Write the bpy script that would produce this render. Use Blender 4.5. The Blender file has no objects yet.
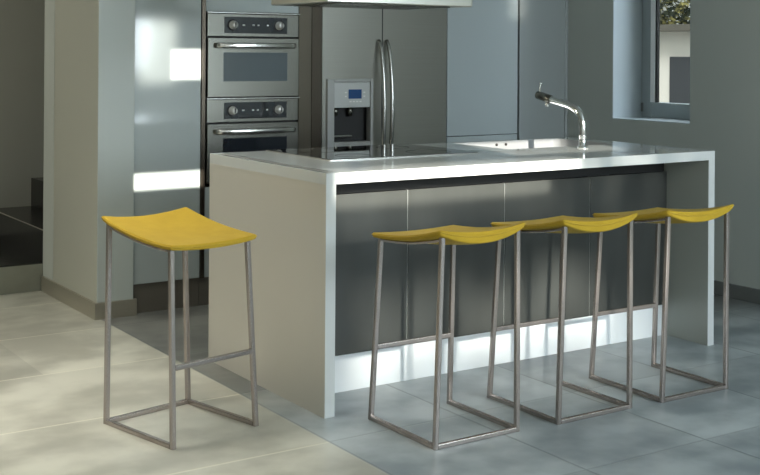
import bpy, bmesh, math, random
from mathutils import Vector, Matrix
random.seed(7)
scene = bpy.context.scene
C = scene.collection
PI = math.pi

# ------------------------------------------------------------------ camera
cam_d = bpy.data.cameras.new('camera')
cam = bpy.data.objects.new('camera', cam_d); C.objects.link(cam)
F_PX, PX, HY, ROLL, YAW, CAM_H = 1210.76, 427.66, 51.15, 0.0070, 0.6034, 1.3467
cam_d.sensor_width = 36; cam_d.sensor_fit = 'HORIZONTAL'
cam_d.lens = F_PX / 760 * 36
cam_d.shift_x = -(PX - 380) / 760
cam_d.shift_y = -(237.5 - HY) / 760
cam_d.clip_end = 200
cam.matrix_world = (Matrix.Translation((0, 0, CAM_H)) @ Matrix.Rotation(-YAW, 4, 'Z')
                    @ Matrix.Rotation(PI/2 + 0.0011, 4, 'X') @ Matrix.Rotation(ROLL, 4, 'Z'))
scene.camera = cam

# ------------------------------------------------------------------ node helpers
def new_mat(name):
    m = bpy.data.materials.new(name); m.use_nodes = True
    nt = m.node_tree; b = nt.nodes['Principled BSDF']
    return m, nt, b

class N:
    """tiny node-building helper"""
    def __init__(s, nt): s.nt = nt
    def node(s, t, **kw):
        n = s.nt.nodes.new(t)
        for k, v in kw.items(): setattr(n, k, v)
        return n
    def put(s, sock, v):
        if isinstance(v, bpy.types.NodeSocket): s.nt.links.new(v, sock)
        else: sock.default_value = v
    def math(s, op, a, b=0.0, c=None, clamp=False):
        n = s.node('ShaderNodeMath', operation=op); n.use_clamp = clamp
        s.put(n.inputs[0], a); s.put(n.inputs[1], b)
        if c is not None: s.put(n.inputs[2], c)
        return n.outputs[0]
    def ramp(s, v, a, b, lo=0.0, hi=1.0, smooth=True):
        n = s.node('ShaderNodeMapRange'); n.clamp = True
        n.interpolation_type = 'SMOOTHSTEP' if smooth else 'LINEAR'
        s.put(n.inputs['Value'], v); s.put(n.inputs['From Min'], a); s.put(n.inputs['From Max'], b)
        s.put(n.inputs['To Min'], lo); s.put(n.inputs['To Max'], hi)
        return n.outputs[0]
    def noise(s, vec, scale, detail=2.0, rough=.5):
        n = s.node('ShaderNodeTexNoise'); s.put(n.inputs['Scale'], scale)
        s.put(n.inputs['Detail'], detail); s.put(n.inputs['Roughness'], rough)
        if vec is not None: s.put(n.inputs['Vector'], vec)
        return n.outputs['Fac']
    def xyz(s, v):
        n = s.node('ShaderNodeSeparateXYZ'); s.put(n.inputs[0], v); return n.outputs
    def comb(s, x, y, z=0.0):
        n = s.node('ShaderNodeCombineXYZ')
        for i, v in enumerate((x, y, z)): s.put(n.inputs[i], v)
        return n.outputs[0]
    def mix(s, f, a, b):
        n = s.node('ShaderNodeMix', data_type='RGBA')
        s.put(n.inputs[0], f); s.put(n.inputs[6], a); s.put(n.inputs[7], b)
        return n.outputs[2]
    def pos(s): return s.node('ShaderNodeNewGeometry').outputs['Position']
    def obj(s): return s.node('ShaderNodeTexCoord').outputs['Object']
    def scale(s, v, sc):
        n = s.node('ShaderNodeMapping'); s.put(n.inputs['Vector'], v); n.inputs['Scale'].default_value = sc
        return n.outputs[0]

def col(r, g, b): return (r, g, b, 1.0)
def plain(name, c, rough=.5, metal=0.0, var=.06, nscale=6.0, spec=.5, coat=0.0, stretch=(1, 1, 1), bump=0.0):
    m, nt, b = new_mat(name); n = N(nt)
    f = n.noise(n.scale(n.obj(), stretch), nscale, 3.0)
    lo = tuple(max(0, x*(1-var)) for x in c) + (1.0,); hi = tuple(min(1, x*(1+var)) for x in c) + (1.0,)
    nt.links.new(n.mix(f, lo, hi), b.inputs['Base Color'])
    b.inputs['Roughness'].default_value = rough; b.inputs['Metallic'].default_value = metal
    b.inputs['Specular IOR Level'].default_value = spec; b.inputs['Coat Weight'].default_value = coat
    if coat: b.inputs['Coat Roughness'].default_value = .04
    if bump:
        bp = n.node('ShaderNodeBump'); bp.inputs['Strength'].default_value = bump; bp.inputs['Distance'].default_value = .002
        nt.links.new(f, bp.inputs['Height']); nt.links.new(bp.outputs[0], b.inputs['Normal'])
    return m

M = {}
M['wall'] = plain('grey_green_plaster', (.45, .48, .45), .75, var=.04, nscale=1.5)
M['wall_hall'] = plain('hall_plaster', (.36, .35, .30), .8, var=.05, nscale=1.2)
M['wall_col_front'] = plain('skylit_column_front', (.46, .50, .475), .5, var=.03, nscale=1.3)  # same column, blue skylight tint put into the front face colour
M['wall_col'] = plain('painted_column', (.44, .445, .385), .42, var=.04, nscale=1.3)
M['white'] = plain('white_solid_surface', (.55, .575, .565), .08, var=.02, nscale=3)
M['panelside'] = plain('side_panel_warm_shade', (.50, .485, .43), .3, var=.03, nscale=2)  # white panel dimmed to beige, its shade put into the colour
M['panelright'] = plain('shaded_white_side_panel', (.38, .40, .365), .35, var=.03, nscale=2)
M['toe_white'] = plain('pale_plinth', (.70, .74, .76), .35, var=.03)
M['dark_panel'] = plain('dark_brushed_panel', (.062, .066, .062), .27, metal=.30, var=.25, nscale=2.2, stretch=(3, 3, .6))
M['black'] = plain('matt_black', (.012, .012, .012), .6, var=.1)
M['groove'] = plain('pale_joint_strip', (.33, .35, .34), .4, var=.03)
M['cab'] = plain('glossy_grey_lacquer', (.42, .465, .46), .12, var=.02, nscale=1, coat=.3)
M['cab_blue'] = plain('satin_blue_grey_door', (.36, .405, .41), .28, var=.02, nscale=1)
M['cab_dark'] = plain('satin_dark_grey_door', (.275, .30, .295), .3, var=.02, nscale=1)
M['steel'] = plain('brushed_stainless', (.19, .188, .165), .27, metal=1, var=.05, nscale=4, stretch=(.6, .6, 40))
M['fridge_steel'] = plain('fridge_stainless', (.37, .365, .325), .30, metal=1, var=.06, nscale=4, stretch=(.5, .5, 40))
M['bright_steel'] = plain('bright_stainless', (.66, .65, .62), .2, metal=1, var=.04, nscale=9)
M['chrome'] = plain('polished_chrome', (.80, .81, .80), .06, metal=1, var=.02)
M['hood_steel'] = plain('hood_stainless', (.50, .49, .44), .28, metal=1, var=.05, nscale=3, stretch=(1, 1, 20))
M['frame_brown'] = plain('bronze_filler_panel', (.10, .084, .065), .25, metal=.8, var=.05)
M['frame_light'] = plain('pale_bronze_panel', (.135, .118, .09), .25, metal=.7, var=.05)
M['knob'] = plain('silver_knob', (.66, .66, .63), .25, metal=.35, var=.03)
M['skirt'] = plain('dark_grey_skirting', (.15, .16, .155), .4, var=.06)
M['stool_steel'] = plain('brushed_stool_tube', (.40, .355, .33), .27, metal=.85, var=.015, nscale=12)
M['rubber'] = plain('dark_rubber', (.025, .023, .02), .6)
M['handle_steel'] = plain('satin_handle_steel', (.42, .42, .395), .25, metal=.9, var=.04)
M['disp'] = plain('silver_dispenser_plastic', (.40, .405, .39), .3, metal=.4, var=.04)
M['disp_light'] = plain('light_silver_plastic', (.52, .535, .52), .3, metal=.35, var=.04)
M['glass_dark'] = plain('dark_oven_glass', (.018, .022, .028), .05, var=.1, spec=.8)
M['glass_blue'] = plain('tinted_oven_glass', (.10, .125, .14), .08, var=.08, spec=.8)
M['hob_glass'] = plain('black_hob_glass', (.008, .008, .008), .02, var=.05, spec=1.0)
M['sink'] = plain('sink_steel', (.36, .37, .38), .35, metal=.3, var=.03)
M['plinth'] = plain('brown_grey_plinth', (.17, .155, .13), .32, metal=.3, var=.08)
M['base_metal'] = plain('metal_skirting', (.42, .395, .325), .32, metal=.6, var=.08, nscale=3, stretch=(1, 1, 12))
M['stair_dark'] = plain('black_stair_stone', (.018, .018, .017), .22, var=.15)
M['stair_face'] = plain('dark_grey_stair_riser', (.26, .26, .21), .4, var=.2, nscale=9)
M['win_frame'] = plain('blue_grey_window_frame', (.36, .41, .43), .4, var=.03)
M['reveal'] = plain('painted_reveal', (.45, .51, .54), .6, var=.02)
M['gasket'] = plain('white_window_bead', (.92, .93, .92), .3, var=.02)
M['display'] = plain('blue_display', (.02, .07, .20), .15, var=.05)
M['white_mark'] = plain('white_print', (.75, .75, .72), .5)
M['out_wall'] = plain('pale_render', (.70, .69, .66), .85, var=.07, nscale=3)
M['out_door'] = plain('blue_grey_shutter', (.04, .046, .056), .6, var=.08, nscale=8, stretch=(.3, .3, 6))
M['out_roof'] = plain('weathered_roof_edge', (.10, .097, .085), .8, var=.15, nscale=5)
M['out_ground'] = plain('yard_gravel', (.30, .29, .26), .9, var=.25, nscale=12)
M['bark'] = plain('brown_bark', (.10, .075, .05), .9, var=.3, nscale=14)

def fabric():
    m, nt, b = new_mat('mustard_felt'); n = N(nt)
    o = n.obj()
    f = n.noise(o, 14, 4, .6); g = n.noise(o, 420, 2)
    f2 = n.math('ADD', n.math('MULTIPLY', f, .7), n.math('MULTIPLY', g, .3))
    nt.links.new(n.mix(f2, col(.36, .235, .016), col(.54, .36, .034)), b.inputs['Base Color'])
    b.inputs['Roughness'].default_value = .85; b.inputs['Specular IOR Level'].default_value = .2
    b.inputs['Sheen Weight'].default_value = .05
    bp = n.node('ShaderNodeBump'); bp.inputs['Strength'].default_value = .25; bp.inputs['Distance'].default_value = .001
    nt.links.new(g, bp.inputs['Height']); nt.links.new(bp.outputs[0], b.inputs['Normal'])
    return m
M['fabric'] = fabric()
M['piping'] = plain('mustard_piping', (.44, .29, .022), .85, var=.08, nscale=60)

def leaves():
    m, nt, b = new_mat('tree_leaves'); n = N(nt)
    f = n.noise(n.pos(), 3.0, 3)
    nt.links.new(n.mix(n.ramp(f, .50, .64), col(.018, .028, .012), col(.40, .36, .13)), b.inputs['Base Color'])
    b.inputs['Roughness'].default_value = .6
    return m
M['leaf'] = leaves()

def floor_mat():
    m, nt, b = new_mat('large_concrete_tiles'); n = N(nt)
    p = n.pos(); x, y, z = n.xyz(p)
    # big soft clouds and fine mottling
    cl = n.noise(n.scale(p, (1.0, 1.3, 1)), 2.0, 2.5, .5)
    fine = n.noise(p, 11, 3, .5)
    mott = n.math('ADD', n.math('MULTIPLY', cl, .82), n.math('MULTIPLY', fine, .18))
    mott = n.ramp(mott, .365, .635)
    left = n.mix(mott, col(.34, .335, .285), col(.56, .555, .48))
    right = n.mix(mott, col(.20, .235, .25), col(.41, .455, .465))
    shade = n.ramp(y, 3.75, 4.7)      # aisle shade put into the floor colour, warmer and darker
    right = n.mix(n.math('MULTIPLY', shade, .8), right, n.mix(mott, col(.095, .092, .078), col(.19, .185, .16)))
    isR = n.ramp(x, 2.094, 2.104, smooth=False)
    # per-tile tone
    ti = n.math('FLOOR', n.math('DIVIDE', n.math('SUBTRACT', x, 2.10), .555))
    tj = n.math('FLOOR', n.math('DIVIDE', n.math('SUBTRACT', y, 3.63), .70))
    wn = n.node('ShaderNodeTexWhiteNoise', noise_dimensions='2D'); nt.links.new(n.comb(ti, tj), wn.inputs['Vector'])
    tone = n.ramp(wn.outputs['Value'], 0, 1, .9, 1.1, False)
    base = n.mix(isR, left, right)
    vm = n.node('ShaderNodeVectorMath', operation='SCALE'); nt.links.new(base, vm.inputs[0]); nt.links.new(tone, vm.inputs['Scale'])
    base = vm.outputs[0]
    # joints
    def joint(v, org, per, w):
        d = n.math('PINGPONG', n.math('SUBTRACT', v, org), per/2)
        return n.ramp(d, w*.35, w, 1, 0)
    jy = joint(y, 3.63, .70, .0085)
    jx = n.math('MULTIPLY', joint(x, 2.10, .555, .008), n.ramp(x, 2.05, 2.07))
    jL = n.math('MULTIPLY', jy, n.math('SUBTRACT', 1.0, isR))
    jR = n.math('MULTIPLY', n.math('MAXIMUM', n.math('MULTIPLY', jy, .5), jx), isR)
    base = n.mix(n.math('MULTIPLY', jL, .55), base, col(.72, .70, .58))
    base = n.mix(n.math('MULTIPLY', jR, .6), base, col(.14, .16, .16))
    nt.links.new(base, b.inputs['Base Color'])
    b.inputs['Roughness'].default_value = .32
    b.inputs['Specular IOR Level'].default_value = .45
    bp = n.node('ShaderNodeBump'); bp.inputs['Strength'].default_value = .4; bp.inputs['Distance'].default_value = .002
    nt.links.new(n.math('MULTIPLY', n.math('MAXIMUM', jy, jx), -1.0), bp.inputs['Height'])
    nt.links.new(bp.outputs[0], b.inputs['Normal'])
    return m
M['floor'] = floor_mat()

def pane_mat():
    m, nt, b = new_mat('clear_window_glass'); n = N(nt)
    b.inputs['Base Color'].default_value = col(.95, .98, .98)
    b.inputs['Transmission Weight'].default_value = 1; b.inputs['Roughness'].default_value = 0; b.inputs['IOR'].default_value = 1.02
    f = n.noise(n.obj(), 2.0); nt.links.new(n.ramp(f, 0, 1, 0, .004), b.inputs['Roughness'])
    return m
M['pane'] = pane_mat()

# ------------------------------------------------------------------ mesh helpers
def finish(name, bm, mat, parent=None, smooth=False):
    me = bpy.data.meshes.new(name); bmesh.ops.recalc_face_normals(bm, faces=bm.faces)
    bm.to_mesh(me); bm.free()
    me.materials.append(M[mat] if isinstance(mat, str) else mat)
    if smooth:
        for p in me.polygons: p.use_smooth = True
    o = bpy.data.objects.new(name, me); C.objects.link(o)
    if parent: o.parent = parent
    return o

def box_bm(bm, x0, x1, y0, y1, z0, z1, bev=0.0, seg=2):
    r = bmesh.ops.create_cube(bm, size=1)
    vs = r['verts']
    for v in vs:
        v.co = Vector((x0 + (v.co.x+.5)*(x1-x0), y0 + (v.co.y+.5)*(y1-y0), z0 + (v.co.z+.5)*(z1-z0)))
    if bev:
        es = list({e for v in vs for e in v.link_edges})
        bmesh.ops.bevel(bm, geom=es, offset=bev, segments=seg, profile=.5, affect='EDGES')

def sweep(bm, pts, prof, closed=False, up=Vector((0, 0, 1)), cap=True, scales=None):
    """sweep a closed 2D profile along pts"""
    pts = [Vector(p) for p in pts]; n = len(pts); rings = []
    for i, p in enumerate(pts):
        if closed: d0 = (p - pts[i-1]).normalized(); d1 = (pts[(i+1) % n] - p).normalized()
        else:
            d0 = (p - pts[i-1]).normalized() if i else (pts[1]-p).normalized()
            d1 = (pts[i+1]-p).normalized() if i < n-1 else d0
        t = (d0 + d1).normalized()
        u = up if abs(t.dot(up)) < .97 else Vector((1, 0, 0))
        s = t.cross(u).normalized(); w = s.cross(t).normalized()
        k = 1 / max(.4, t.dot(d1)); sc = scales[i] if scales else 1
        rings.append([bm.verts.new(p + s*a*sc + w*b*sc) for a, b in prof])
    m = len(prof)
    for i in range(n if closed else n-1):
        a, b = rings[i], rings[(i+1) % n]
        for j in range(m): bm.faces.new((a[j], a[(j+1) % m], b[(j+1) % m], b[j]))
    if cap and not closed:
        bm.faces.new(rings[0]); bm.faces.new(list(reversed(rings[-1])))

def rprof(w, h, r, seg=3):
    out = []
    for cx, cy, a0 in ((w/2-r, h/2-r, 0), (-w/2+r, h/2-r, 90), (-w/2+r, -h/2+r, 180), (w/2-r, -h/2+r, 270)):
        for k in range(seg+1):
            a = math.radians(a0 + 90*k/seg); out.append((cx + r*math.cos(a), cy + r*math.sin(a)))
    return out
def cprof(r, n=12): return [(r*math.cos(2*PI*k/n), r*math.sin(2*PI*k/n)) for k in range(n)]

def lathe(bm, prof, center, axis='Z', n=24):
    rings = []
    for r, h in prof:
        ring = []
        for k in range(n):
            a = 2*PI*k/n; c, s = r*math.cos(a), r*math.sin(a)
            p = {'Z': (c, s, h), 'Y': (c, h, s), 'X': (h, c, s)}[axis]
            ring.append(bm.verts.new(Vector(center) + Vector(p)))
        rings.append(ring)
    for a, b in zip(rings, rings[1:]):
        for k in range(n): bm.faces.new((a[k], a[(k+1) % n], b[(k+1) % n], b[k]))
    bm.faces.new(rings[0]); bm.faces.new(list(reversed(rings[-1])))

def tag(o, label, cat, group=None, kind=None):
    o['label'] = label; o['category'] = cat
    if group: o['group'] = group
    if kind: o['kind'] = kind
    return o
def thing(name, label, cat, loc, rz=0.0, group=None):
    o = bpy.data.objects.new(name, None); C.objects.link(o)
    o.location = loc; o.rotation_euler = (0, 0, rz); o.empty_display_size = .1
    return tag(o, label, cat, group)
def struct(o): o['kind'] = 'structure'; return o

def wbox(name, parent, mat, x0, x1, y0, y1, z0, z1, bev=0.0):
    """box in world coordinates parented to an unrotated Empty"""
    l = parent.location if parent else Vector((0, 0, 0))
    bm = bmesh.new(); box_bm(bm, x0-l.x, x1-l.x, y0-l.y, y1-l.y, z0-l.z, z1-l.z, bev)
    return finish(name, bm, mat, parent)

# ------------------------------------------------------------------ setting
YB = 5.94          # face of the tall kitchen wall
XW = 5.20          # window wall
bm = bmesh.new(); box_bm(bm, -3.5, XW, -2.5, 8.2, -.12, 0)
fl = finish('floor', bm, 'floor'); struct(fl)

bm = bmesh.new()
WY0, WY1, WZ0, WZ1 = 4.88, 5.525, .945, 2.25
XT = XW + .32
box_bm(bm, XW, XT, -2.5, WY0, -.12, 3.6); box_bm(bm, XW, XT, WY1, 6.9, -.12, 3.6)
box_bm(bm, XW, XT, WY0, WY1, -.12, WZ0); box_bm(bm, XW, XT, WY0, WY1, WZ1, 3.6)
struct(finish('wall_right', bm, 'wall'))
bm = bmesh.new(); box_bm(bm, -3.5, XT, -.6, 8.1, 3.6, 3.7); struct(finish('ceiling', bm, 'white'))
bm = bmesh.new(); box_bm(bm, 2.08, XT, 6.62, 6.80, 0, 3.6); struct(finish('wall_back', bm, 'wall'))
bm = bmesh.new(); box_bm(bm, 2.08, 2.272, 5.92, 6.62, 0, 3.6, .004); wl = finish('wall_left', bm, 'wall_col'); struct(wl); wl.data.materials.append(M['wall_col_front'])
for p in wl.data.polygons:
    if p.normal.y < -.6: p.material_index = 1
bm = bmesh.new(); box_bm(bm, -3.5, XT, 7.93, 8.1, 0, 3.6); struct(finish('wall_hall', bm, 'wall_hall'))
bm = bmesh.new(); box_bm(bm, -3.6, -3.5, .5, 8.1, 0, 3.6); struct(finish('wall_side', bm, 'wall_hall'))
# skirtings
bm = bmesh.new(); box_bm(bm, XW-.014, XW-.0005, -2.5, 5.93, 0, .08, .003); struct(finish('baseboard_right', bm, 'skirt'))
bm = bmesh.new()
vs = [(2.068, 6.79), (2.068, 5.906), (2.285, 5.906), (2.285, 5.935), (2.272, 5.9199), (2.0799, 5.9199), (2.0799, 6.79)]
lo = [bm.verts.new((x, y, 0)) for x, y in vs]; hi = [bm.verts.new((x, y, .083)) for x, y in vs]
for i in range(len(vs)): bm.faces.new((lo[i], lo[(i+1) % 7], hi[(i+1) % 7], hi[i]))
bm.faces.new(lo); bm.faces.new(hi)
struct(finish('baseboard_left', bm, 'base_metal'))

# window in the right wall
w = bpy.data.objects.new('window_1', None); C.objects.link(w); w.location = (5.45, 5.2, WZ0); struct(w)
XF = 5.445
bm = bmesh.new()       # painted lining of the reveal
l = w.location
for (x0, x1, y0, y1, z0, z1) in ((XW+.001, XF, WY1-.004, WY1, WZ0, WZ1), (XW+.001, XF, WY0, WY0+.004, WZ0, WZ1), (XW+.001, XF, WY0, WY1, WZ0, WZ0+.004)):
    box_bm(bm, x0-l.x, x1-l.x, y0-l.y, y1-l.y, z0-l.z, z1-l.z)
finish('window_reveal', bm, 'reveal', w)
bm = bmesh.new()
ym, zm = 5.432, 1.046
for (y0, y1, z0, z1) in ((ym, WY1-.004, WZ0+.004, WZ1), (WY0+.004, WY0+.09, WZ0+.004, WZ1), (WY0+.09, ym, WZ0+.004, zm), (WY0+.09, ym, WZ1-.09, WZ1)):
    box_bm(bm, XF-l.x, XF+.06-l.x, y0-l.y, y1-l.y, z0-l.z, z1-l.z, .004)
finish('window_frame', bm, 'win_frame', w)
bm = bmesh.new(); box_bm(bm, XF-.012-l.x, XF+.004-l.x, 5.398-l.y, 5.434-l.y, zm-l.z, WZ1-l.z, .002)
finish('window_bead', bm, 'gasket', w)
bm = bmesh.new(); box_bm(bm, XF-.004-l.x, XF+.02-l.x, 5.386-l.y, 5.398-l.y, zm-l.z, WZ1-l.z)
finish('window_gasket', bm, 'black', w)
bm = bmesh.new(); box_bm(bm, XF+.02-l.x, XF+.026-l.x, WY0+.085-l.y, ym-l.y, zm-.005-l.z, WZ1-.08-l.z)
finish('window_pane', bm, 'pane', w)

bm = bmesh.new(); l = w.location; lathe(bm, [(.007, 0), (.008, .003), (.008, .052), (.007, .055)], (XF-.008-l.x, 5.508-l.y, .985-l.z), 'Z', 14)
finish('window_hinge', bm, 'skirt', w, True)

# stairs in the hall
st = thing('staircase', 'low dark stone staircase rising behind the wall column', 'stairs', (2.3, 7.3, 0))
wbox('landing_riser', st, 'stair_face', .2, 2.0795, 6.80, 6.83, 0, .15)
wbox('landing', st, 'stair_dark', .2, 2.08, 6.80, 7.928, .15, .158)
wbox('step', st, 'stair_dark', 2.081, 3.4, 6.81, 7.928, 0, .333, .002)
wbox('step_nosing', st, 'base_metal', 2.0795, 2.087, 6.81, 7.928, .3335, .337)
wbox('step', st, 'stair_dark', 2.345, 3.4, 6.81, 7.928, .334, .515, .002)

# ------------------------------------------------------------------ tall kitchen run
def cabinet(name, label, x0, x1, doors, mat, body='black', z_toe=.148, extra=None):
    t = thing(name, label, 'cabinet', ((x0+x1)/2, YB+.3, 0))
    wbox('carcass', t, body, x0+.001, x1-.001, YB+.022, 6.60, z_toe, 2.35)
    for k, (a, b, z0, z1) in enumerate(doors):
        wbox('door', t, mat, a, b, YB, YB+.02, z0, z1, .002)
    wbox('plinth', t, 'plinth', x0+.001, x1-.001, YB+.012, YB+.10, 0, z_toe)
    return t
cabinet('tall_cabinet', 'tall glossy pale grey cabinet between the column and the ovens', 2.2735, 2.643,
        [(2.2755, 2.641, .15, 2.35)], 'cab')
# oven housing : frame around the two ovens with a flap above
oh = thing('oven_housing', 'tall bronze-edged cabinet housing the two stacked ovens', 'cabinet', (2.95, YB+.3, 0))
wbox('side_panel', oh, 'frame_brown', 2.6445, 2.6665, YB-.004, 6.60, .148, 2.35, .001)
wbox('side_panel', oh, 'frame_light', 3.224, 3.303, YB-.004, 6.60, .148, 2.35, .001)
wbox('filler_panel', oh, 'frame_brown', 3.3075, 3.371, YB-.002, YB+.05, .148, 2.35, .001)
wbox('top_door', oh, 'cab', 2.668, 3.2225, YB, YB+.02, 1.558, 2.35, .002)
wbox('bottom_drawer', oh, 'cab', 2.668, 3.2225, YB, YB+.02, .15, .625, .002)
wbox('back_board', oh, 'black', 2.668, 3.2225, 6.5, 6.59, .148, 2.35)
wbox('plinth', oh, 'plinth', 2.6445, 3.371, YB+.012, YB+.10, 0, .147)

def oven(z0, z1, label, winmat):
    X0, X1 = 2.674, 3.219
    t = thing('built_in_oven', label, 'oven', ((X0+X1)/2, YB, z0), group='built-in ovens')
    wbox('body', t, 'black', X0+.006, X1-.006, YB+.012, 6.45, z0+.004, z1-.004)
    zp = z1 - .128
    cp = wbox('control_panel', t, 'steel', X0, X1, YB-.006, YB+.012, zp, z1-.006, .002)
    def child(p, name, mat, *b, bev=0.0): 
        o = wbox(name, t, mat, *b, bev); o.parent = p; o.matrix_parent_inverse = Matrix.Identity(4); return o
    child(cp, 'control_glass', 'glass_dark', 2.772, 3.148, YB-.0075, YB-.004, zp+.018, z1-.022)
    zk = zp + .062
    for kx in (2.822, 3.098):
        bm = bmesh.new(); lathe(bm, [(.031, -.0038), (.031, -.0052)], (kx-.004-t.location.x, YB-.0035-t.location.y, zk-t.location.z), 'Y', 28); finish('knob_bezel', bm, 'black', cp)
        bm = bmesh.new()
        lathe(bm, [(.024, -.004), (.024, -.009), (.019, -.011), (.017, -.032), (.014, -.035)], (kx-t.location.x, YB-.0035-t.location.y, zk-t.location.z), 'Y', 24)
        k = finish('knob', bm, 'knob', cp, True)
        bm = bmesh.new(); box_bm(bm, kx-.003-t.location.x, kx+.003-t.location.x, YB-.0415-t.location.y, YB-.036-t.location.y, zk-.012-t.location.z, zk+.014-t.location.z)
        finish('knob_pointer', bm, 'black', cp)
    for ix, wd in ((2.885, .014), (2.943, .012), (2.972, .011), (3.028, .010)):
        child(cp, 'control_mark', 'white_mark', ix-wd/2, ix+wd/2, YB-.0082, YB-.0072, zk-.003, zk+.004)
    wbox('top_trim', t, 'bright_steel', X0-.004, X1+.004, YB-.017, YB+.01, z1-.004, z1+.002, .001)
    dr = wbox('oven_door', t, 'steel', X0, X1, YB-.012, YB+.010, z0+.003, zp-.007, .003)
    child(dr, 'door_glass', winmat, 2.765, 3.147, YB-.0135, YB-.010, z0+.088, zp-.085)
    bm = bmesh.new(); l = t.location; zh = zp - .048
    P = []
    for k in range(25):
        s = k/24; x = 2.715 + s*(3.193-2.715)
        d = .052*min(1, math.sin(PI*min(1, max(0, s)))**.35) + .006*math.sin(PI*s)
        P.append((x-l.x, YB-.012-d-l.y, zh-l.z))
    sweep(bm, P, rprof(.018, .028, .008, 4), up=Vector((0, 0, 1)))
    finish('door_handle', bm, 'bright_steel', dr, True)
    return t
oven(1.097, 1.553, 'upper stainless built-in oven with tinted grey-blue window', 'glass_blue')
oven(.640, 1.094, 'lower stainless built-in oven with black window, behind island top', 'glass_dark')

# fridge
fr = thing('refrigerator', 'dark stainless side-by-side refrigerator with water dispenser', 'refrigerator', (3.80, YB, 0))
wbox('cabinet_body', fr, 'black', 3.375, 4.234, YB+.062, 6.58, .05, 1.80)
wbox('kick_plate', fr, 'plinth', 3.378, 4.231, YB+.03, YB+.06, 0, .05)
def fchild(p, name, mat, *b, bev=0.0):
    o = wbox(name, fr, mat, *b, bev); o.parent = p; return o
# left door is made of pieces around the dispenser opening
DX0, DX1, DZ0, DZ1 = 3.402, 3.705, .785, 1.193
bm = bmesh.new(); l = fr.location
for (x0, x1, z0, z1) in ((3.375, 3.7695, DZ1, 1.80), (3.375, 3.7695, .055, DZ0), (3.375, DX0, DZ0, DZ1), (DX1, 3.7695, DZ0, DZ1)):
    box_bm(bm, x0-l.x, x1-l.x, 0, .06, z0, z1)
ld = finish('freezer_door', bm, 'fridge_steel', fr)
wbox('door_gasket', fr, 'black', 3.7697, 3.7773, YB+.0008, YB+.05, .055, 1.80)
rd = wbox('fridge_door', fr, 'fridge_steel', 3.7775, 4.234, YB, YB+.06, .055, 1.80, .0008)
# dispenser
bm = bmesh.new()
for (x0, x1, z0, z1) in ((DX0, DX0+.045, DZ0, DZ1), (DX1-.018, DX1, DZ0, DZ1), (DX0+.045, DX1-.018, 1.175, DZ1), (DX0+.045, DX1-.018, DZ0, .835)):
    box_bm(bm, x0-l.x, x1-l.x, -.016, .03, z0, z1, .003)
dp = finish('dispenser_frame', bm, 'disp', fr)
fchild(dp, 'dispenser_panel', 'disp_light', DX0+.047, DX1-.02, YB-.010, YB+.02, 1.03, 1.174, bev=.002)
fchild(dp, 'dispenser_display', 'display', 3.542, 3.628, YB-.012, YB-.009, 1.080, 1.133)
for k in range(4): fchild(dp, 'dispenser_button', 'white_mark', 3.548+k*.022, 3.561+k*.022, YB-.0125, YB-.0095, 1.060, 1.067)
for sx in (3.517, 3.640):
    for k in range(2): fchild(dp, 'dispenser_button', 'white_mark', sx, sx+.012, YB-.0125, YB-.0095, 1.090+k*.022, 1.097+k*.022)
bm = bmesh.new()
box_bm(bm, DX0+.045-l.x, DX1-.018-l.x, .054, .060, .835, 1.03)
cav = finish('dispenser_cavity', bm, 'black', fr)
fchild(dp, 'drip_tray', 'bright_steel', DX0+.05, DX0+.17, YB-.002, YB+.05, .862, .874, bev=.003)
for sx in (3.478, 3.575):
    bm = bmesh.new(); lathe(bm, [(.012, .0), (.017, -.02), (.013, -.05)], (sx-l.x, .03, 1.03), 'Z', 16)
    finish('dispenser_nozzle', bm, 'steel', dp, True)
# handles
for hx, d in ((3.745, ld), (3.800, rd)):
    bm = bmesh.new(); P = []; R = []
    for k in range(33):
        s = k/32; z = .62 + s*(1.415-.62)
        P.append((hx-l.x, -.004 - .068*math.sin(PI*s)**.55, z)); R.append(.75 + .25*math.sin(PI*s))
    sweep(bm, P, rprof(.026, .027, .011, 4), up=Vector((1, 0, 0)), scales=R)
    finish('door_handle', bm, 'handle_steel', d, True)

cabinet('tall_cabinet', 'tall blue-grey satin cabinet right of the refrigerator', 4.237, 4.784,
        [(4.239, 4.781, .842, 2.35), (4.239, 4.781, .15, .838)], 'cab_blue')
cabinet('tall_cabinet', 'tall dark grey cabinet in the corner beside the window wall', 4.786, 5.199,
        [(4.797, 5.172, .15, 2.35), (5.176, 5.198, .15, 2.35)], 'cab_dark')

# ------------------------------------------------------------------ island
IX0, IX1, IY0, IY1 = 2.218, 4.288, 3.868, 4.888
T = .042; H = .90
def side_panel(x0, x1, m):
    l = wt.location; bm = bmesh.new(); box_bm(bm, x0-l.x, x1-l.x, IY0+.0005-l.y, IY1-l.y, 0, H-T-.0002)
    o = finish('side_panel', bm, m, wt); o.data.materials.append(M['white'])
    for p in o.data.polygons:
        if p.normal.y < -.9: p.material_index = 1  # front edge stays white, other faces keep the shade-toned colour
wt = thing('island_worktop', 'white waterfall worktop wrapping the kitchen island', 'worktop', ((IX0+IX1)/2, (IY0+IY1)/2, 0))
SX0, SX1, SY0, SY1 = 3.50, 4.175, 4.412, 4.852
l = wt.location; bm = bmesh.new()
for (x0, x1, y0, y1) in ((IX0, SX0, IY0, IY1), (SX1, IX1, IY0, IY1), (SX0, SX1, IY0, SY0), (SX0, SX1, SY1, IY1)):
    box_bm(bm, x0-l.x, x1-l.x, y0-l.y, y1-l.y, H-T, H)
top = finish('worktop_slab', bm, 'white', wt)
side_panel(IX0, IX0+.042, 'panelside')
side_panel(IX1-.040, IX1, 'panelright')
wbox('edge_dark_strip', wt, 'plinth', IX0+.022, IX0+.040, IY0+.03, IY1-.04, H-.001, H+.0006)  # thin darker strip along the left edge of the top

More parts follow.
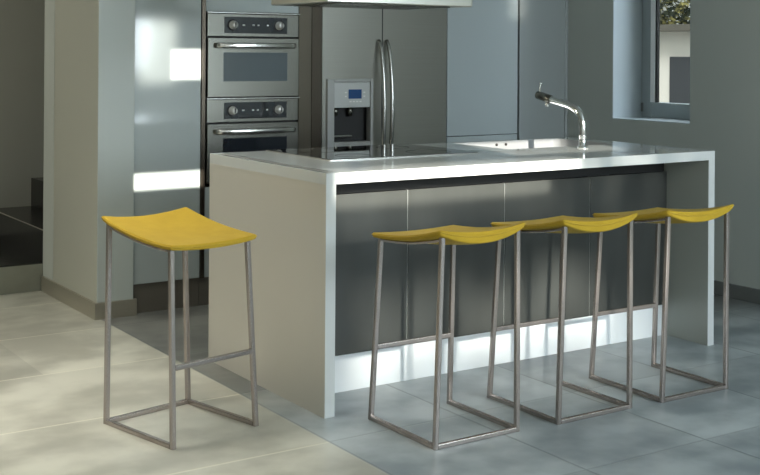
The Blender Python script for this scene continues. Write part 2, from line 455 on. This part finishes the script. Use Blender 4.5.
ic = thing('island_cabinet', 'dark panelled island cabinet under the white worktop', 'cabinet', (3.25, 4.5, 0))
wbox('carcass', ic, 'black', IX0+.043, SX0-.01, 4.158, 4.86, .0, H-T-.06)
wbox('carcass', ic, 'black', SX0-.01, SX1+.01, 4.158, 4.86, .0, .68)
wbox('carcass', ic, 'black', SX1+.01, IX1-.041, 4.158, 4.86, .0, H-T-.06)
for a, b in ((2.2615, 2.7535), (2.7575, 3.2585), (3.2625, 3.7545), (3.7585, 4.2465)):
    wbox('front_panel', ic, 'dark_panel', a, b, 4.132, 4.152, .147, .783, .0012)
for xs in (2.7555, 3.2605, 3.7565):
    wbox('panel_joint', ic, 'groove', xs-.0019, xs+.0019, 4.136, 4.150, .147, .783)
wbox('recess_strip', ic, 'black', 2.2615, 4.2465, 4.150, 4.157, .784, H-T-.0005)
wbox('toe_kick', ic, 'toe_white', 2.2615, 4.2465, 4.137, 4.156, 0, .1455, .001)

# hob
hb = thing('cooktop', 'black glass cooktop set into the left part of the island', 'cooktop', (2.866, 4.58, H))
bm = bmesh.new(); box_bm(bm, 2.49-2.866, 3.245-2.866, 4.305-4.58, 4.872-4.58, .0003, .006, .002)
finish('glass_plate', bm, 'hob_glass', hb)
bm = bmesh.new()
for (x0, x1, y0, y1) in ((2.484, 3.251, 4.300, 4.3045), (2.484, 3.251, 4.8725, 4.877), (2.484, 2.4895, 4.3045, 4.8725), (3.2455, 3.251, 4.3045, 4.8725)):
    box_bm(bm, x0-2.866, x1-2.866, y0-4.58, y1-4.58, .0003, .0045)
finish('steel_trim', bm, 'bright_steel', hb)
for cx, cy, r in ((2.67, 4.43, .075), (2.67, 4.72, .10), (3.06, 4.43, .10), (3.06, 4.72, .075)):
    bm = bmesh.new()
    P = [(cx-2.866 + r*math.cos(2*PI*k/48), cy-4.58 + r*math.sin(2*PI*k/48), .0062) for k in range(48)]
    sweep(bm, P, [(-.0012, 0), (.0012, 0), (.0012, .0004), (-.0012, .0004)], closed=True)
    finish('cooking_zone_ring', bm, 'frame_brown', hb)

# sink: open basin with rounded corners
sk = thing('sink', 'stainless undermount sink basin at the back of the island', 'sink', ((SX0+SX1)/2, (SY0+SY1)/2, H))
def rrect(w_, d_, r, n=6):
    return [(a, b) for a, b in rprof(w_, d_, r, n)]
bm = bmesh.new(); prev = None
W_, D_ = SX1-SX0-.002, SY1-SY0-.002
rings = []
for (ins, z, r) in ((0, -.0005, .002), (.0015, -.003, .03), (.006, -.16, .05), (.03, -.19, .05), (.16, -.195, .05)):
    rings.append([bm.verts.new((x, y, z)) for x, y in rrect(W_-2*ins, D_-2*ins, r)])
for a, b in zip(rings, rings[1:]):
    for k in range(len(a)): bm.faces.new((a[k], a[(k+1) % len(a)], b[(k+1) % len(a)], b[k]))
bm.faces.new(rings[-1])
bs = finish('basin', bm, 'sink', sk)
for p in bs.data.polygons: p.use_smooth = True
bm = bmesh.new(); lathe(bm, [(.044, 0), (.04, .004), (.012, .002), (.010, .001)], (-.02, 0, -.195), 'Z', 24)
finish('drain', bm, 'chrome', sk, True)
for hx in (-.07, -.01):
    bm = bmesh.new(); lathe(bm, [(.007, 0), (.007, -.004), (.004, -.005)], (hx, D_/2-.004, -.018), 'Y', 14)
    finish('overflow_hole', bm, 'rubber', sk, True)

# faucet
fx, fy = 3.845, 4.285
fa = thing('faucet', 'tall curved chrome kitchen faucet in front of the sink', 'faucet', (fx, fy, H))
bm = bmesh.new(); lathe(bm, [(.027, 0), (.027, .006), (.019, .010), (.018, .055), (.019, .057), (.019, .064), (.0165, .066)], (0, 0, 0), 'Z', 24)
finish('base', bm, 'chrome', fa, True)
bm = bmesh.new()
ctrl = [(0, 0, .06), (0, 0, .09), (0, .004, .125), (0, .020, .158), (0, .050, .182), (0, .090, .197), (0, .14, .207), (0, .20, .2165), (0, .235, .222)]
def smooth_path(c, n=5):
    out = []
    c = [Vector(p) for p in c]
    for i in range(len(c)-1):
        p0, p1, p2, p3 = c[max(0, i-1)], c[i], c[i+1], c[min(len(c)-1, i+2)]
        for k in range(n):
            t = k/n
            out.append(.5*((2*p1) + (p2-p0)*t + (2*p0-5*p1+4*p2-p3)*t*t + (3*p1-p0-3*p2+p3)*t**3))
    return out + [c[-1]]
sweep(bm, smooth_path(ctrl), cprof(.0180, 16), up=Vector((1, 0, 0)))
finish('spout', bm, 'chrome', fa, True)
bm = bmesh.new()
sweep(bm, [(0, .222, .2195), (0, .232, .2215), (0, .262, .2275), (0, .330, .2405), (0, .334, .2412)], cprof(.0205, 18), up=Vector((1, 0, 0)), scales=[.8, 1, 1, 1, .85])
finish('spray_head', bm, 'steel', fa, True)
bm = bmesh.new(); lathe(bm, [(.010, 0), (.010, -.024), (.007, -.026)], (0, .262, .210), 'Z', 16)
finish('outlet', bm, 'chrome', fa, True)
bm = bmesh.new()
sweep(bm, smooth_path([(0, .318, .255), (0, .317, .275), (0, .312, .297)], 4), cprof(.0045, 10), up=Vector((1, 0, 0)))
lathe(bm, [(.003, -.006), (.009, -.003), (.009, .003), (.003, .006)], (0, .311, .299), 'Z', 14)
finish('lever', bm, 'chrome', fa, True)

# hood
hd = thing('range_hood', 'stainless range hood hanging above the cooktop', 'range hood', (2.866, 4.6, 1.552))
HX, HY2 = .378, .252
bm = bmesh.new()
rings = []
for (ins, z) in ((.004, 0), (0, .004), (0, .060), (.004, .064)):
    rings.append([bm.verts.new((x, y, z)) for x, y in rprof(2*(HX-ins), 2*(HY2-ins), .012, 4)])
for a, b in zip(rings, rings[1:]):
    for k in range(len(a)): bm.faces.new((a[k], a[(k+1) % len(a)], b[(k+1) % len(a)], b[k]))
bm.faces.new(rings[0]); bm.faces.new(rings[-1])
finish('canopy', bm, 'hood_steel', hd)
bm = bmesh.new(); box_bm(bm, -.15, .15, -.13, .13, .0645, 1.14, .004); finish('chimney', bm, 'hood_steel', hd)
bm = bmesh.new()
for k in range(3): box_bm(bm, -.30+k*.203, -.105+k*.203, -.18, .18, -.004, -.0005, .001)
finish('grease_filter', bm, 'steel', hd)

# ------------------------------------------------------------------ bar stools
BW, BD, TW, TD, OFF, ZF, ZBK, ZFOOT = .3563, .4057, .3287, .3805, -.0249, .664, .7135, .2637
TUBE = .0175
def ptop(sx, sy):  return Vector((sx*TW/2, sy*TD/2 + OFF, ZF if sy > 0 else ZBK))
def pbase(sx, sy): return Vector((sx*BW/2, sy*BD/2, TUBE/2))
def lerp(a, b, t): return a + (b-a)*t
LU, LV = .864, .88          # where the legs meet the seat, in seat coordinates
def seat_z(u, v):
    """u lateral -1..1, v back(-1)..front(1): height of the seat's mid surface"""
    f = (v/LV+1)/2
    z = lerp(ZBK, ZF, f) + .0135
    z -= lerp(.030, .010, min(1, max(0, f)))*(LU*LU-u*u)
    z -= .014*(LV*LV-v*v)
    return z
def seat_th(u, v): return .0085 + .0125*(1-u*u)*(1-.85*(v+1)/2)
def make_stool():
    t = thing('bar_stool', '', 'bar stool', (0, 0, 0), group='mustard bar stools')
    pr = rprof(TUBE, TUBE, .003, 2)
    # seat
    n = 28; bm = bmesh.new(); half_w, half_d = TW/2 + .026, TD/2 + .024
    def P(u, v, side):
        k = 1 - .03*(abs(u)*abs(v))**6
        hd = half_d + (.010 if v > 0 else 0)
        return Vector((u*half_w*k, v*hd*k + OFF, seat_z(u, v) + side*seat_th(u, v)))
    g = {}
    for s in (1, -1):
        for i in range(n+1):
            for j in range(n+1):
                g[s, i, j] = bm.verts.new(P(-1+2*i/n, -1+2*j/n, s))
        for i in range(n):
            for j in range(n):
                q = [g[s, i, j], g[s, i+1, j], g[s, i+1, j+1], g[s, i, j+1]]
                bm.faces.new(q if s > 0 else q[::-1])
    ring = [(i, 0) for i in range(n)] + [(n, j) for j in range(n)] + [(i, n) for i in range(n, 0, -1)] + [(0, j) for j in range(n, 0, -1)]
    for a, b in zip(ring, ring[1:]+ring[:1]):
        bm.faces.new((g[-1, a[0], a[1]], g[-1, b[0], b[1]], g[1, b[0], b[1]], g[1, a[0], a[1]]))
    seat = finish('seat', bm, 'fabric', t, True)
    md = seat.modifiers.new('soft', 'BEVEL'); md.width = .005; md.segments = 3; md.limit_method = 'ANGLE'; md.angle_limit = math.radians(50)
    bm = bmesh.new()
    path = [P(-1+2*i/n, -1+2*j/n, .15)*1.0 for i, j in ring]
    sweep(bm, path, cprof(.0026, 8), closed=True)
    finish('piping', bm, 'piping', seat, True)
    # legs
    for sx in (-1, 1):
        for sy in (-1, 1):
            a, b = pbase(sx, sy), ptop(sx, sy)
            d = (b-a).normalized()
            bm = bmesh.new(); sweep(bm, [a - d*TUBE*.45, b + d*.006], pr, up=Vector((0, 1, 0)))
            leg = finish('leg', bm, 'stool_steel', t)
            bm = bmesh.new(); lathe(bm, [(.007, -.0086), (.0075, -.006), (.0075, -.002)], a, 'Z', 12)
            finish('foot_glide', bm, 'rubber', leg)
    # floor rails on three sides
    def rail(name, a, b, prof=pr):
        d = (b-a).normalized(); bm = bmesh.new(); sweep(bm, [a + d*TUBE*.5, b - d*TUBE*.5], prof)
        return finish(name, bm, 'stool_steel', t)
    rail('floor_rail', pbase(-1, -1), pbase(1, -1)); rail('floor_rail', pbase(-1, -1), pbase(-1, 1)); rail('floor_rail', pbase(1, -1), pbase(1, 1))
    fr_ = ZFOOT/ZF
    rail('footrest', lerp(pbase(-1, 1), ptop(-1, 1), fr_), lerp(pbase(1, 1), ptop(1, 1), fr_))
    # curved rails under the seat
    flat = rprof(.016, .010, .002, 2)
    def curved(a, b, fn):
        P_ = [Vector((lerp(a.x, b.x, k/14), lerp(a.y, b.y, k/14), fn(k/14))) for k in range(15)]
        bm = bmesh.new(); sweep(bm, P_, flat); finish('seat_rail', bm, 'stool_steel', t)
    for sx in (-1, 1):
        curved(ptop(sx, -1), ptop(sx, 1), lambda s: seat_z(sx*LU, (2*s-1)*LV) - seat_th(sx*LU, (2*s-1)*LV) - .0045)
    return t
def copy_tree(o, parent=None):
    c = o.copy(); C.objects.link(c)
    if parent: c.parent = parent
    for ch in [x for x in bpy.data.objects if x.parent == o]: copy_tree(ch, c)
    return c
proto = make_stool()
SP = [(1.750, 4.088, -167.4, 'mustard bar stool standing alone left of the island end panel'),
      (2.536, 3.567, .6, 'mustard bar stool nearest the left end of the island front'),
      (3.070, 3.550, .3, 'middle mustard bar stool of the three along the island front'),
      (3.590, 3.537, -.5, 'mustard bar stool nearest the right end of the island front')]
for i, (x, y, a, lab) in enumerate(SP):
    o = proto if i == 0 else copy_tree(proto)
    o.location = (x, y, 0); o.rotation_euler = (0, 0, math.radians(a)); o['label'] = lab

# ------------------------------------------------------------------ outside the window
bm = bmesh.new(); box_bm(bm, XT+.02, 30, -6, 40, -1.3, -1.2); g_ = finish('ground_outside', bm, 'out_ground'); struct(g_)
gb = thing('garage_building', 'pale rendered garage outside the window with dark shutter', 'building', (13, 12.5, -1.2))
l = gb.location
BXF = 13.0
def gbx(name, mat, *b, bev=0.0): return wbox(name, gb, mat, *b, bev)
gbx('wall', 'out_wall', BXF, 17, 8.0, 18.5, -1.2, 1.68)
gbx('roof_edge', 'out_roof', BXF-.30, 17.2, 7.8, 18.7, 1.68, 1.775)
gbx('shutter', 'out_door', BXF-.05, BXF+.02, 9.4, 12.56, -1.2, 1.31)
tr = thing('leafy_tree', 'yellow-green tree rising behind the garage roof', 'tree', (21.0, 19.4, -1.2))
bm = bmesh.new(); sweep(bm, [(0, 0, 0), (.05, 0, 1.5), (0, .1, 3.2), (.1, 0, 5)], cprof(.2, 10), scales=[1, .8, .6, .3], up=Vector((1, 0, 0)))
finish('trunk', bm, 'bark', tr, True)
bm = bmesh.new()
for k in range(9000):
    a = random.uniform(0, 2*PI); r = 2.4*random.random()**.5; zz = random.uniform(2.4, 5.4)
    c = Vector((r*math.cos(a), r*math.sin(a), zz)); s = random.uniform(.05, .12)
    u = Vector((random.uniform(-1, 1), random.uniform(-1, 1), random.uniform(-1, 1))).normalized(); v = u.orthogonal().normalized()
    vs = [bm.verts.new(c + u*s), bm.verts.new(c + v*s*.55), bm.verts.new(c - u*s), bm.verts.new(c - v*s*.55)]
    bm.faces.new(vs)
finish('foliage', bm, 'leaf', tr)

# ------------------------------------------------------------------ light
world = bpy.data.worlds.new('world'); scene.world = world; world.use_nodes = True
nt = world.node_tree; nt.nodes.clear(); n = N(nt)
out = n.node('ShaderNodeOutputWorld'); bg = n.node('ShaderNodeBackground')
d = n.node('ShaderNodeTexCoord').outputs['Generated']; x, y, z = n.xyz(d)
trees = n.noise(n.scale(d, (9, 9, 1.6)), 1.0, 3, .6)
hor = n.mix(n.ramp(trees, .42, .62), col(.07, .075, .065), col(.40, .44, .42))
skyc = n.mix(n.ramp(x, -.6, .8), col(.36, .37, .33), col(.30, .38, .44))
c_ = n.mix(n.ramp(z, .12, .5), hor, skyc)
c_ = n.mix(n.ramp(z, -.12, 0.0), col(.10, .10, .09), c_)
nt.links.new(c_, bg.inputs['Color']); bg.inputs['Strength'].default_value = 3.7
nt.links.new(bg.outputs[0], out.inputs['Surface'])

def area(name, loc, target, sx, sy, power, color, spread=180):
    ld_ = bpy.data.lights.new(name, 'AREA'); ld_.shape = 'RECTANGLE'; ld_.size = sx; ld_.size_y = sy
    ld_.energy = power; ld_.color = color
    o = bpy.data.objects.new(name, ld_); C.objects.link(o); o.location = loc
    ld_.spread = math.radians(spread)
    o.rotation_euler = (Vector(target)-Vector(loc)).to_track_quat('-Z', 'Y').to_euler()
    return o
area('overhead_fill_left', (.3, 4.6, 3.3), (.75, 4.6, 0), 1.2, 2.6, 31, (1.0, .95, .84), 75)  # added warm fill above the left floor, no opening in the ceiling
area('window_light_right', (4.6, -1.2, 2.0), (3.4, 4.0, .5), 2.2, 1.8, 200, (.80, .91, 1.0))
area('hall_light', (-.6, 7.2, 2.2), (.9, 7.9, .9), .5, .5, 26, (1.0, .95, .82))
area('yard_light', (7.5, 6, 9), (13, 12, 0), 3, 3, 1300, (1, .97, .92))
area('window_sky_light', (7.2, 3.2, 3.2), (5.4, 5.5, 1.3), 1.2, 1.2, 60, (.80, .90, 1.0))

# low sun through tree branches and window bars: spot lamps with procedural gobos
def beam(name, tgt, az, elev, dist, soft_size, energy, color, regions, nscale, angle):
    az, elev = math.radians(az), math.radians(elev); tgt = Vector(tgt)
    sd = Vector((math.sin(az)*math.cos(elev), math.cos(az)*math.cos(elev), -math.sin(elev)))
    ld_ = bpy.data.lights.new(name, 'SPOT'); so = bpy.data.objects.new(name, ld_); C.objects.link(so)
    so.location = tgt - sd*dist; q = sd.to_track_quat('-Z', 'Y'); so.rotation_euler = q.to_euler()
    Mi = (Matrix.Translation(so.location) @ q.to_matrix().to_4x4()).inverted()
    def g0(p):
        v = Mi @ Vector(p); return dist*v.x/-v.z, dist*v.y/-v.z
    a, b = g0(tgt - Vector((.5, 0, 0))), g0(tgt + Vector((.5, 0, 0))); sh = (b[1]-a[1])/(b[0]-a[0])
    def gob(p):
        a, b = g0(p); return a, b - sh*a
    ld_.spot_size = math.radians(angle); ld_.spot_blend = .1; ld_.shadow_soft_size = soft_size
    ld_.color = color; ld_.energy = energy; ld_.use_nodes = True
    nt = ld_.node_tree; n = N(nt); em = [k for k in nt.nodes if k.type == 'EMISSION'][0]
    x, y, z = n.xyz(n.node('ShaderNodeTexCoord').outputs['Normal'])
    gx = n.math('MULTIPLY', n.math('DIVIDE', x, n.math('ABSOLUTE', z)), dist)
    gy = n.math('MULTIPLY', n.math('DIVIDE', y, n.math('ABSOLUTE', z)), dist)
    gy = n.math('SUBTRACT', gy, n.math('MULTIPLY', gx, sh))
    def rect(a, b, soft):
        (x0, y0), (x1, y1) = gob(a), gob(b); x0, x1 = sorted((x0, x1)); y0, y1 = sorted((y0, y1)); s = soft/2
        f = n.math('MULTIPLY', n.ramp(gx, x0-s, x0+s), n.ramp(gx, x1-s, x1+s, 1, 0))
        return n.math('MULTIPLY', f, n.math('MULTIPLY', n.ramp(gy, y0-s, y0+s), n.ramp(gy, y1-s, y1+s, 1, 0)))
    dap = n.ramp(n.noise(n.comb(n.math('MULTIPLY', gx, 1.8), gy), nscale, 2, .5), .40, .60)
    tot = None
    for a, b, s, k, dp_ in regions:
        f = n.math('MULTIPLY', rect(a, b, s), k)
        if dp_: f = n.math('MULTIPLY', f, dap)
        tot = f if tot is None else n.math('MAXIMUM', tot, f)
    nt.links.new(tot, em.inputs['Strength'])
    return so
# (cornerA, cornerB, edge softness, strength, dappled)
beam('sun_beam', (3.0, 4.6, .6), 13, 15.3, 26.0, .012, 120000, (1.0, .95, .84),
     [((2.265, IY0, .80), (3.45, IY0, .93), .06, 1.0, False),
      ((3.3, IY0, .80), (4.1, IY0, .93), .5, .35, True),
      ((3.50, 4.852, .70), (4.19, 4.852, .895), .01, .8, False),
      ((4.715, YB, 1.56), (4.84, YB, 1.95), .10, .15, False),
      ((2.47, YB, 1.195), (2.66, YB, 1.355), .012, .9, False),
      ((2.30, YB, 1.18), (2.50, YB, 1.50), .10, .28, False),
      ((2.276, YB, .63), (2.66, YB, .716), .010, 1.0, False)], 3.2, 16)
beam('dappled_beam', (3.1, 4.137, .3), 8, 17.0, 6.0, .10, 6500, (1.0, .96, .86),
     [((2.45, 4.137, -.22), (4.1, 4.137, .15), .10, .21, True),
      ((2.45, 4.137, -.05), (4.1, 4.137, .15), .10, .06, False),
      ((2.45, 4.137, .10), (3.85, 4.137, .36), .16, .75, True),
      ((2.42, 4.137, .60), (3.05, 4.137, .80), .10, .40, True),
      ((2.40, 4.137, .66), (3.5, 4.137, .80), .08, .22, False),
      ((3.46, 4.137, .14), (3.66, 4.137, .40), .12, .8, False)], 5.0, 40)

scene.view_settings.view_transform = 'Standard'
scene.view_settings.look = 'None'
